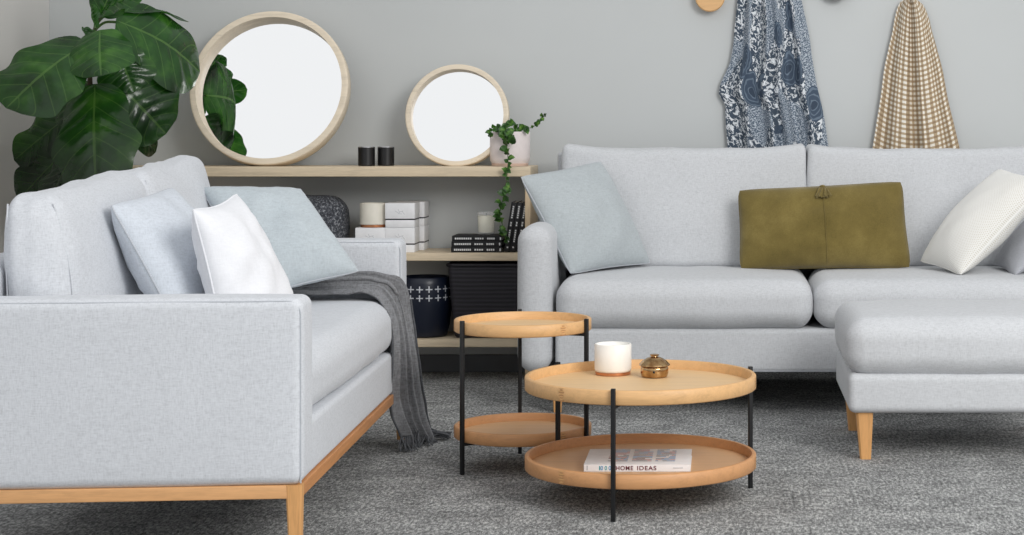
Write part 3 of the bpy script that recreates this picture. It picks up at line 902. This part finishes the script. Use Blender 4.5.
# ================================================================ tray tables
def tray_table(name, label, cx, cy, r, z_top, z_low, rim, angs):
    t = thing(name, label, 'table', (cx, cy, 0))
    def tray(zt, mb_, mr, nm):
        zb = zt - rim; th = .013
        g = obj(nm, lathe([(r - .0145, zb + .003), (r - .0135, zb + .006), (r - .0135, zb + .012), (0, zb + .012)], cx, cy, 96), mb_, t, sharp=50)
        obj('rim', lathe([(r - th, zb), (r - .003, zb), (r, zb + .003), (r, zt - .003), (r - .003, zt), (r - th + .002, zt), (r - th, zt - .003), (r - th, zb)], cx, cy, 96, False, False), mr, g, sharp=50)
        for q in range(3):
            a = angs[0] + math.radians(-28 + 120 * q); da = .010 / r; vs = []; fs = []
            for k in range(13):
                z = zb + .002 + (rim - .004) * k / 12
                inn = .0007 if k % 2 else .0003
                for aa in (a - da * (1 if k % 4 < 2 else .35), a, a + da * (1 if k % 4 < 2 else .35)):
                    vs.append((cx + (r + inn) * math.sin(aa), cy - (r + inn) * math.cos(aa), z))
            for k in range(12): fs += [(k * 3, k * 3 + 1, k * 3 + 4, k * 3 + 3), (k * 3 + 1, k * 3 + 2, k * 3 + 5, k * 3 + 4)]
            obj('finger_joint', MB().add(vs, fs), 'joint', g)
    tray(z_top, 'tray', 'tray_rim', 'upper_tray'); tray(z_low, 'tray_shade', 'tray_rim_shade', 'lower_tray')
    w = .0056
    for a in angs:
        R = r + w * .9
        x, y = cx + R * math.sin(a), cy - R * math.cos(a)
        lg = rbox(-w, w, -w, w, 0, z_top + .006, .0015, 2, 1)
        lg.mat(Matrix.Translation((x, y, 0)) @ Matrix.Rotation(a, 4, 'Z'))
        obj('leg', lg, 'black', t)
        for zt in (z_top, z_low):
            zb = zt - rim
            br = rbox(-.005, .005, -R, -.01, zb - .009, zb - .0005, .001, 1, 1)
            br.mat(Matrix.Translation((cx, cy, 0)) @ Matrix.Rotation(a, 4, 'Z'))
            obj('brace', br, 'black', t)
    return t
rad_ = math.radians
CX, CY, CR = (641 - PX) / 370, 4.85, .3110
tray_table('coffee_table', 'large round two-tier oak tray coffee table on black steel legs', CX, CY, CR, .329, .1170, .0375, [rad_(-10), rad_(110), rad_(230)])
tray_table('side_table', 'small taller round two-tier oak tray side table on black steel legs', -.592, 5.275, .2, .434, .126, .035, [rad_(-51), rad_(69), rad_(189)])

# things on the coffee table
zt = .329 - .0375 + .012
D = 5.03; cx = (613 - PX) / (F / D)
t = thing('candle_cup', 'white ceramic candle cup with copper base on the upper coffee table tray', 'candle', (cx, D, zt))
obj('cup', lathe([(.046, .0085), (.049, .0105), (.0515, .016), (.0515, .084), (.050, .086), (.047, .086), (.047, .076), (0, .075)], 0, 0, 64), 'whiteceramic', t, local=True)
obj('copper_base', lathe([(.0465, 0), (.049, .002), (.049, .0085), (.0465, .0088)], 0, 0, 48), 'copper', t, local=True)
D = 4.975; cx = (654.5 - PX) / (F / D)
t = thing('lidded_pot', 'small polished bronze lidded pot beside the white candle cup', 'pot', (cx, D, zt))
obj('bowl', lathe([(.031, 0), (.036, .003), (.0385, .012), (.0385, .024), (.037, .029), (.034, .031), (0, .031)], 0, 0, 48), 'bronze', t, local=True)
fac = []
ld = obj('lid', lathe([(.0405, .0315), (.0430, .033), (.0425, .036), (.034, .045), (.022, .053), (.012, .0565), (0, .057)], 0, 0, 12), 'bronze', t, local=True, sharp=20)
obj('knob', lathe([(.010, .0555), (.009, .058), (.013, .0600), (.013, .0625), (.008, .064), (0, .0645)], 0, 0, 16), 'bronze', ld, local=True)
kb = lathe([(.0035, -.004), (.0035, .0), (.002, .0015), (0, .002)], 0, 0, 12); kb.mat(Matrix.Translation((0, -.0385, .018)) @ Matrix.Rotation(PI / 2, 4, 'X'))
obj('stud', kb, 'black', t, local=True)

# book on the lower tray
zb = .1170 - .0375 + .0122
B0, B1, Y0, Y1, BH = -.370, -.0905, 4.715, 4.935, .020
bk = thing('book', 'white paperback home ideas book lying on the lower coffee table tray', 'book', ((B0 + B1) / 2, (Y0 + Y1) / 2, zb))
cv = rbox(B0, B1, Y0, Y0 + .0025, zb, zb + BH, .0008, 2, 1)
cv.merge(rbox(B0, B1, Y0, Y1, zb + BH - .002, zb + BH, .0006, 1, 1)).merge(rbox(B0, B1, Y0, Y1, zb, zb + .002, .0006, 1, 1))
obj('cover', cv, 'whitebox', bk)
obj('pages', rbox(B0 + .002, B1 - .002, Y0 + .002, Y1 - .002, zb + .0015, zb + BH - .0015, .0004, 1, 1), 'paper', bk)
def spine(s, x, size, mat, name='spine_lettering', wid=None):
    mb = text_mb(s, size)
    w = max(p.x for p in mb.v) - min(p.x for p in mb.v)
    k = 1 if wid is None else wid / w
    mb.xf(lambda p: (x + p.x * k, Y0 - .0006 - p.z, zb + BH * .5 - size * .36 + p.y))
    o = obj(name, mb, mat, bk); o['label'] = s.lower() + ' lettering'
    return o
S = .0155
spine('1', B0 + .0360, S, 'teal', wid=.0028)
spine('0', B0 + .0440, S, 'blueink', wid=.0062)
spine('0', B0 + .0545, S, 'teal', wid=.0062)
spine('0', B0 + .0650, S, 'blueink', wid=.0062)
spine('HOME', B0 + .0835, S, 'maroon', wid=.045)
spine('IDEAS', B0 + .139, S, 'maroon', wid=.050)
em = rbox(B0 + .234, B0 + .260, Y0 - .0006, Y0 + .0002, zb + BH * .44, zb + BH * .56, .0002, 1, 1)
obj('spine_mark', em, 'paleink', bk)
obj('spine_mark', rbox(B0 + .008, B0 + .0095, Y0 - .0006, Y0 + .0002, zb + BH * .2, zb + BH * .8, .0002, 1, 1), 'greyink', bk)
# printed cover: three columns of little coloured word rows
rr = random.Random(4)
inks = ('whitebox', 'greyink', 'pinkink', 'blueink', 'maroon')
for (cx0, cx1) in ((.060, .112), (.124, .176), (.186, .238)):
    nx_, ny_ = 14, 22; vs = []; fs = []; mi = []
    for i in range(ny_ + 1):
        for j in range(nx_ + 1):
            vs.append((B0 + cx0 + (cx1 - cx0) * j / nx_, Y1 - .012 - (.176) * i / ny_, zb + BH + .0005))
    for i in range(ny_):
        run = 0; k = 0
        for j in range(nx_):
            if run == 0:
                run = rr.randint(2, 6); k = rr.choice((1, 1, 2, 3, 3, 4)) if rr.random() < .9 else 0
            a = i * (nx_ + 1) + j; fs.append((a, a + nx_ + 1, a + nx_ + 2, a + 1)); mi.append(0 if i % 2 else k); run -= 1
    o = obj('cover_print', MB().add(vs, fs), 'whitebox', bk)
    for nm in inks[1:]: o.data.materials.append(M[nm])
    for p, k in zip(o.data.polygons, mi): p.material_index = k

# ================================================================ hooks and scarves on the wall
def hook(px, py, rad, label, mat='tray_rim'):
    D = 7.27; c = at(px, py, D)
    t = thing('wall_hook', label, 'hook', (c.x, WALL, c.z), group='round wall hooks')
    k = lathe([(rad - .003, -.006), (rad, -.003), (rad, .012), (rad - .004, .016), (0, .0165)], 0, 0, 48)
    k.xf(lambda p: (p.x, -.034 - p.z, p.y)); k.f = [tuple(reversed(f)) for f in k.f]
    obj('disc', k, mat, t, local=True)
    g = lathe([(.012, .0), (.012, .034)], 0, 0, 16); g.xf(lambda p: (p.x, -p.z, p.y)); g.f = [tuple(reversed(f)) for f in g.f]
    obj('peg', g, mat, t, local=True)
hook(710, -3, .060, 'round pale wooden wall hook left of the paisley scarf')
hook(836, -14, .060, 'round grey wall hook at the top edge between the two scarves', 'greyknob')
hook(767, -16, .045, 'round wooden wall hook under the paisley scarf')
hook(912, 16, .040, 'round wooden wall hook under the check scarf')

def scarf(name, label, rows, mat, folds, amp, dome, yb, seed, ulen):
    """cloth gathered on a hook: rows of (photo row, left, right) fanned into vertical folds"""
    D = 7.2; vs = []; uvs = []; fs = []
    ns, nt = 60, 90
    ys = [r[0] for r in rows]
    def lerp(y, k):
        for a, b in zip(rows, rows[1:]):
            if y <= b[0] or b is rows[-1]:
                u = (y - a[0]) / (b[0] - a[0]); u = u * 1.0
                return a[k] + (b[k] - a[k]) * u
    for i in range(ns + 1):
        s = i / ns; y = ys[0] + (ys[-1] - ys[0]) * s
        for j in range(nt + 1):
            t = j / nt
            wob = 2.2 * noise.noise(Vector((s * 5 + seed, 0, 0))) * (1 if t < .5 else -1) * abs(2 * t - 1) ** 3
            px = lerp(y, 1) * (1 - t) + lerp(y, 2) * t + wob
            c = at(px, y, D)
            ph = 2 * PI * folds * t + seed + .5 * math.sin(s * 3 + seed)
            d = amp * (.35 + .65 * s) * (math.sin(ph) + .5 * math.sin(ph * 1.7 + 1.1 + seed)) * (.5 + .5 * math.sin(PI * t))
            bulk = dome * (1 - (2 * t - 1) ** 2) * (1 - .45 * s) + .008
            yy = min(WALL - .006, WALL - .014 - bulk - d)
            vs.append((c.x, yy, c.z))
            uvs.append((t * ulen + (.06 if mat == 'paisley' else .022) * math.sin(ph) / folds, -(c.z) + .05 * abs(2 * t - 1) ** 2))
    for i in range(ns):
        for j in range(nt):
            a = i * (nt + 1) + j; fs.append((a, a + 1, a + nt + 2, a + nt + 1))
    mb = MB().add(vs, fs, uvs)
    o = obj(name, mb, mat, org=base_of(mb), sharp=80)
    return tag(o, label, 'scarf')
scarf('scarf', 'blue and white paisley printed scarf hanging on the wall behind the sofa',
      [(-42, 762, 775), (-40, 757, 781), (-35, 751, 787), (-26, 745, 794), (0, 737, 803), (40, 734, 811), (62, 729, 815), (84, 720, 818), (94, 719, 820), (104, 726, 822), (150, 727, 831), (190, 724, 840)], 'paisley', 4.6, .028, .050, 0, 1.2, .62)
scarf('scarf', 'beige and cream check scarf hanging in a narrow cone on the wall',
      [(-2.5, 907, 917), (-1, 904, 920), (3, 901, 925), (10, 898, 929), (20, 895, 933), (60, 888, 942), (100, 881, 951), (150, 874, 962), (190, 868, 971)], 'check', 3.1, .030, .060, 0, 2.7, .29)

# ================================================================ fiddle-leaf plant
PC = at(92, 0, 6.62)
fp = thing('fiddle_leaf_fig', 'tall glossy fiddle leaf fig plant in the corner behind the left sofa', 'plant', (PC.x, 6.62, 0))
obj('pot', lathe([(.11, 0), (.13, .01), (.15, .30), (.155, .32), (.145, .32), (.14, .29), (0, .285)], PC.x, 6.62, 48), 'potgrey', fp)
obj('soil', lathe([(.139, .286), (.12, .294), (0, .298)], PC.x, 6.62, 32), 'soil', fp)
tk = spline([(PC.x, 6.62, .29), (PC.x + .02, 6.62, .6), at(94, 120, 6.62), at(90, 80, 6.60), at(95, 30, 6.60), at(102, 8, 6.6), at(104, -8, 6.6)], 8)
obj('trunk', tube(tk, .013, 10, taper=lambda t: 1 - .6 * t), 'trunk', fp)
fol = MB(); stems = []
def fig_leaf(base, tip, width, nrm, D0, D1, cup=.10, wave=.012, droop=.06, seed=0, stem=None):
    B = at(*base, D0); T = at(*tip, D1)
    ax = T - B; L = ax.length; d = ax.normalized()
    N = Vector(nrm); N = (N - d * N.dot(d)).normalized(); S_ = d.cross(N)
    W = width * ((D0 + D1) / 2) / F
    ni, nj = 30, 20; vs = []; uvs = []; fs = []
    for i in range(ni + 1):
        t = i / ni
        w = (max(0, 1 - (2 * t - 1) ** 2) ** .46) * (.84 + .26 * t - .12 * math.exp(-((t - .36) / .12) ** 2)) if 0 < t < 1 else 0
        w = max(w, .02) * (1 + .045 * math.sin(t * 15 + seed))
        for j in range(nj + 1):
            u = 2 * j / nj - 1
            h = -cup * W * u * u * w * w + droop * L * (math.sin(PI * t) * .9)
            h += wave * math.sin(t * 13 + seed + (2 if u > 0 else 0)) * abs(u) ** 2 * min(1, w)
            h += .0075 * math.cos((t * 6.5 - abs(u) * 1.6) * 2 * PI) * (1 - abs(u)) * min(1, 4 * abs(u)) * min(1, w) ** 2
            h -= .005 * max(0, 1 - abs(u) * 7) * min(1, w)
            p = B + d * (L * (t - .07 * u * u * (1 - t) ** 3 * w)) + S_ * (u * w * W / 2 * (1 + .035 * math.sin(t * 19 + seed * 2 + 3 * u))) + N * h
            vs.append(p); uvs.append(((u + 1) / 2, t))
    for i in range(ni):
        for j in range(nj):
            a = i * (nj + 1) + j; fs.append((a, a + 1, a + nj + 2, a + nj + 1))
    fol.merge(MB().add(vs, fs, uvs))
    # petiole back to the trunk
    near = min(tk, key=lambda q: (q - (B + Vector((0, 0, -.05)))).length)
    stems.append(tube(spline([near, (near + B) / 2 + Vector((0, 0, .01)), B + d * (L * .05)], 5), .005, 7))
C_ = (0, -1, .35)
fig_leaf((88, 42), (6, 108), 94, (-.12, -1, .5), 6.45, 6.25, .08, .012, .07, 1)
fig_leaf((100, 30), (101, 76), 68, (.0, -1, .75), 6.45, 6.32, .12, .006, .08, 2)
fig_leaf((116, 20), (200, 72), 94, (.12, -1, .75), 6.62, 6.90, .10, .012, .10, 3)
fig_leaf((116, 46), (134, 92), 60, (.3, -1, .3), 6.60, 6.60, .10, .008, .05, 4)
fig_leaf((114, 80), (166, 134), 82, (.15, -1, .45), 6.60, 6.72, .08, .012, .06, 5)
fig_leaf((95, 84), (96, 190), 86, (.10, -1, .18), 6.48, 6.24, .14, .012, .06, 6)
fig_leaf((74, 112), (14, 160), 50, (-.4, -1, .2), 6.62, 6.66, .10, .014, .03, 7)
fig_leaf((70, 146), (18, 200), 54, (-.3, -1, .1), 6.60, 6.62, .10, .014, .03, 8)
fig_leaf((78, 150), (46, 205), 46, (-.2, -1, .5), 6.46, 6.38, .14, .010, .05, 9)
fig_leaf((96, 16), (146, -6), 36, (.1, -.8, 1), 6.56, 6.50, .10, .008, .10, 10)
fig_leaf((110, 14), (188, 22), 26, (.0, -.45, 1), 6.64, 6.96, .05, .008, .10, 11)
fig_leaf((100, 16), (122, -30), 50, (.0, -1, .2), 6.55, 6.55, .16, .006, .04, 12)
fig_leaf((96, 32), (82, 30), 12, (-.2, -1, .4), 6.5, 6.45, .1, .004, .04, 13)
fig_leaf((96, 28), (92, 4), 12, (-.6, -1, .0), 6.5, 6.5, .3, .004, .04, 14)
fig_leaf((128, 118), (156, 152), 30, (.6, -.6, .2), 6.70, 6.92, .10, .010, .04, 15)
fig_leaf((92, 130), (112, 200), 50, (.3, -1, .2), 6.6, 6.55, .10, .010, .04, 17)
fig_leaf((84, 80), (66, 128), 46, (-.3, -1, .1), 6.62, 6.56, .10, .010, .04, 18)
for st_ in stems: obj('petiole', st_, 'vine', fp)
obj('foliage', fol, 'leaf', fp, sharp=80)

# ================================================================ light
w = bpy.data.worlds.new('World'); scene.world = w; w.use_nodes = True
nt = w.node_tree; bg = nt.nodes['Background']
tc = nt.nodes.new('ShaderNodeTexCoord'); sp = nt.nodes.new('ShaderNodeSeparateXYZ'); nt.links.new(tc.outputs['Generated'], sp.inputs[0])
def rng(sock, a, b, c, d):
    m_ = nt.nodes.new('ShaderNodeMapRange'); m_.interpolation_type = 'SMOOTHSTEP'
    for k_, v_ in zip(('From Min', 'From Max', 'To Min', 'To Max'), (a, b, c, d)): m_.inputs[k_].default_value = v_
    nt.links.new(sock, m_.inputs['Value']); return m_.outputs[0]
def mul(a, b):
    m_ = nt.nodes.new('ShaderNodeMath'); m_.operation = 'MULTIPLY'; nt.links.new(a, m_.inputs[0]); nt.links.new(b, m_.inputs[1]); return m_.outputs[0]
front = mul(rng(sp.outputs['Y'], .45, -.75, 0, 1), rng(sp.outputs['Z'], -.02, .22, .25, 1))     # brighter world lobe behind the viewer, added to whiten the mirrors
side = rng(sp.outputs['X'], -1, 1, 0, 1)
amb = nt.nodes.new('ShaderNodeMix'); amb.data_type = 'RGBA'; amb.inputs[6].default_value = (.40, .42, .45, 1); amb.inputs[7].default_value = (.60, .60, .60, 1)
nt.links.new(side, amb.inputs[0])
mx = nt.nodes.new('ShaderNodeMix'); mx.data_type = 'RGBA'; mx.inputs[7].default_value = (.96, .97, .98, 1)
nt.links.new(front, mx.inputs[0]); nt.links.new(amb.outputs[2], mx.inputs[6]); nt.links.new(mx.outputs[2], bg.inputs['Color'])
bg.inputs['Strength'].default_value = .90

def area(name, loc, target, size, power, color=(1, 1, 1), sy=None):
    ld = bpy.data.lights.new(name, 'AREA'); ld.energy = power; ld.color = color
    ld.shape = 'RECTANGLE'; ld.size = size; ld.size_y = sy or size
    o = bpy.data.objects.new(name, ld); COL.objects.link(o); o.location = loc
    o.rotation_euler = (Vector(target) - Vector(loc)).to_track_quat('-Z', 'Y').to_euler()
    return o
area('window_light', (2.6, 1.2, 3.1), (-.3, 5.6, .4), 2.2, 175, (1, .99, .97))

scene.view_settings.view_transform = 'Standard'
scene.view_settings.look = 'None'
scene.view_settings.exposure = .06
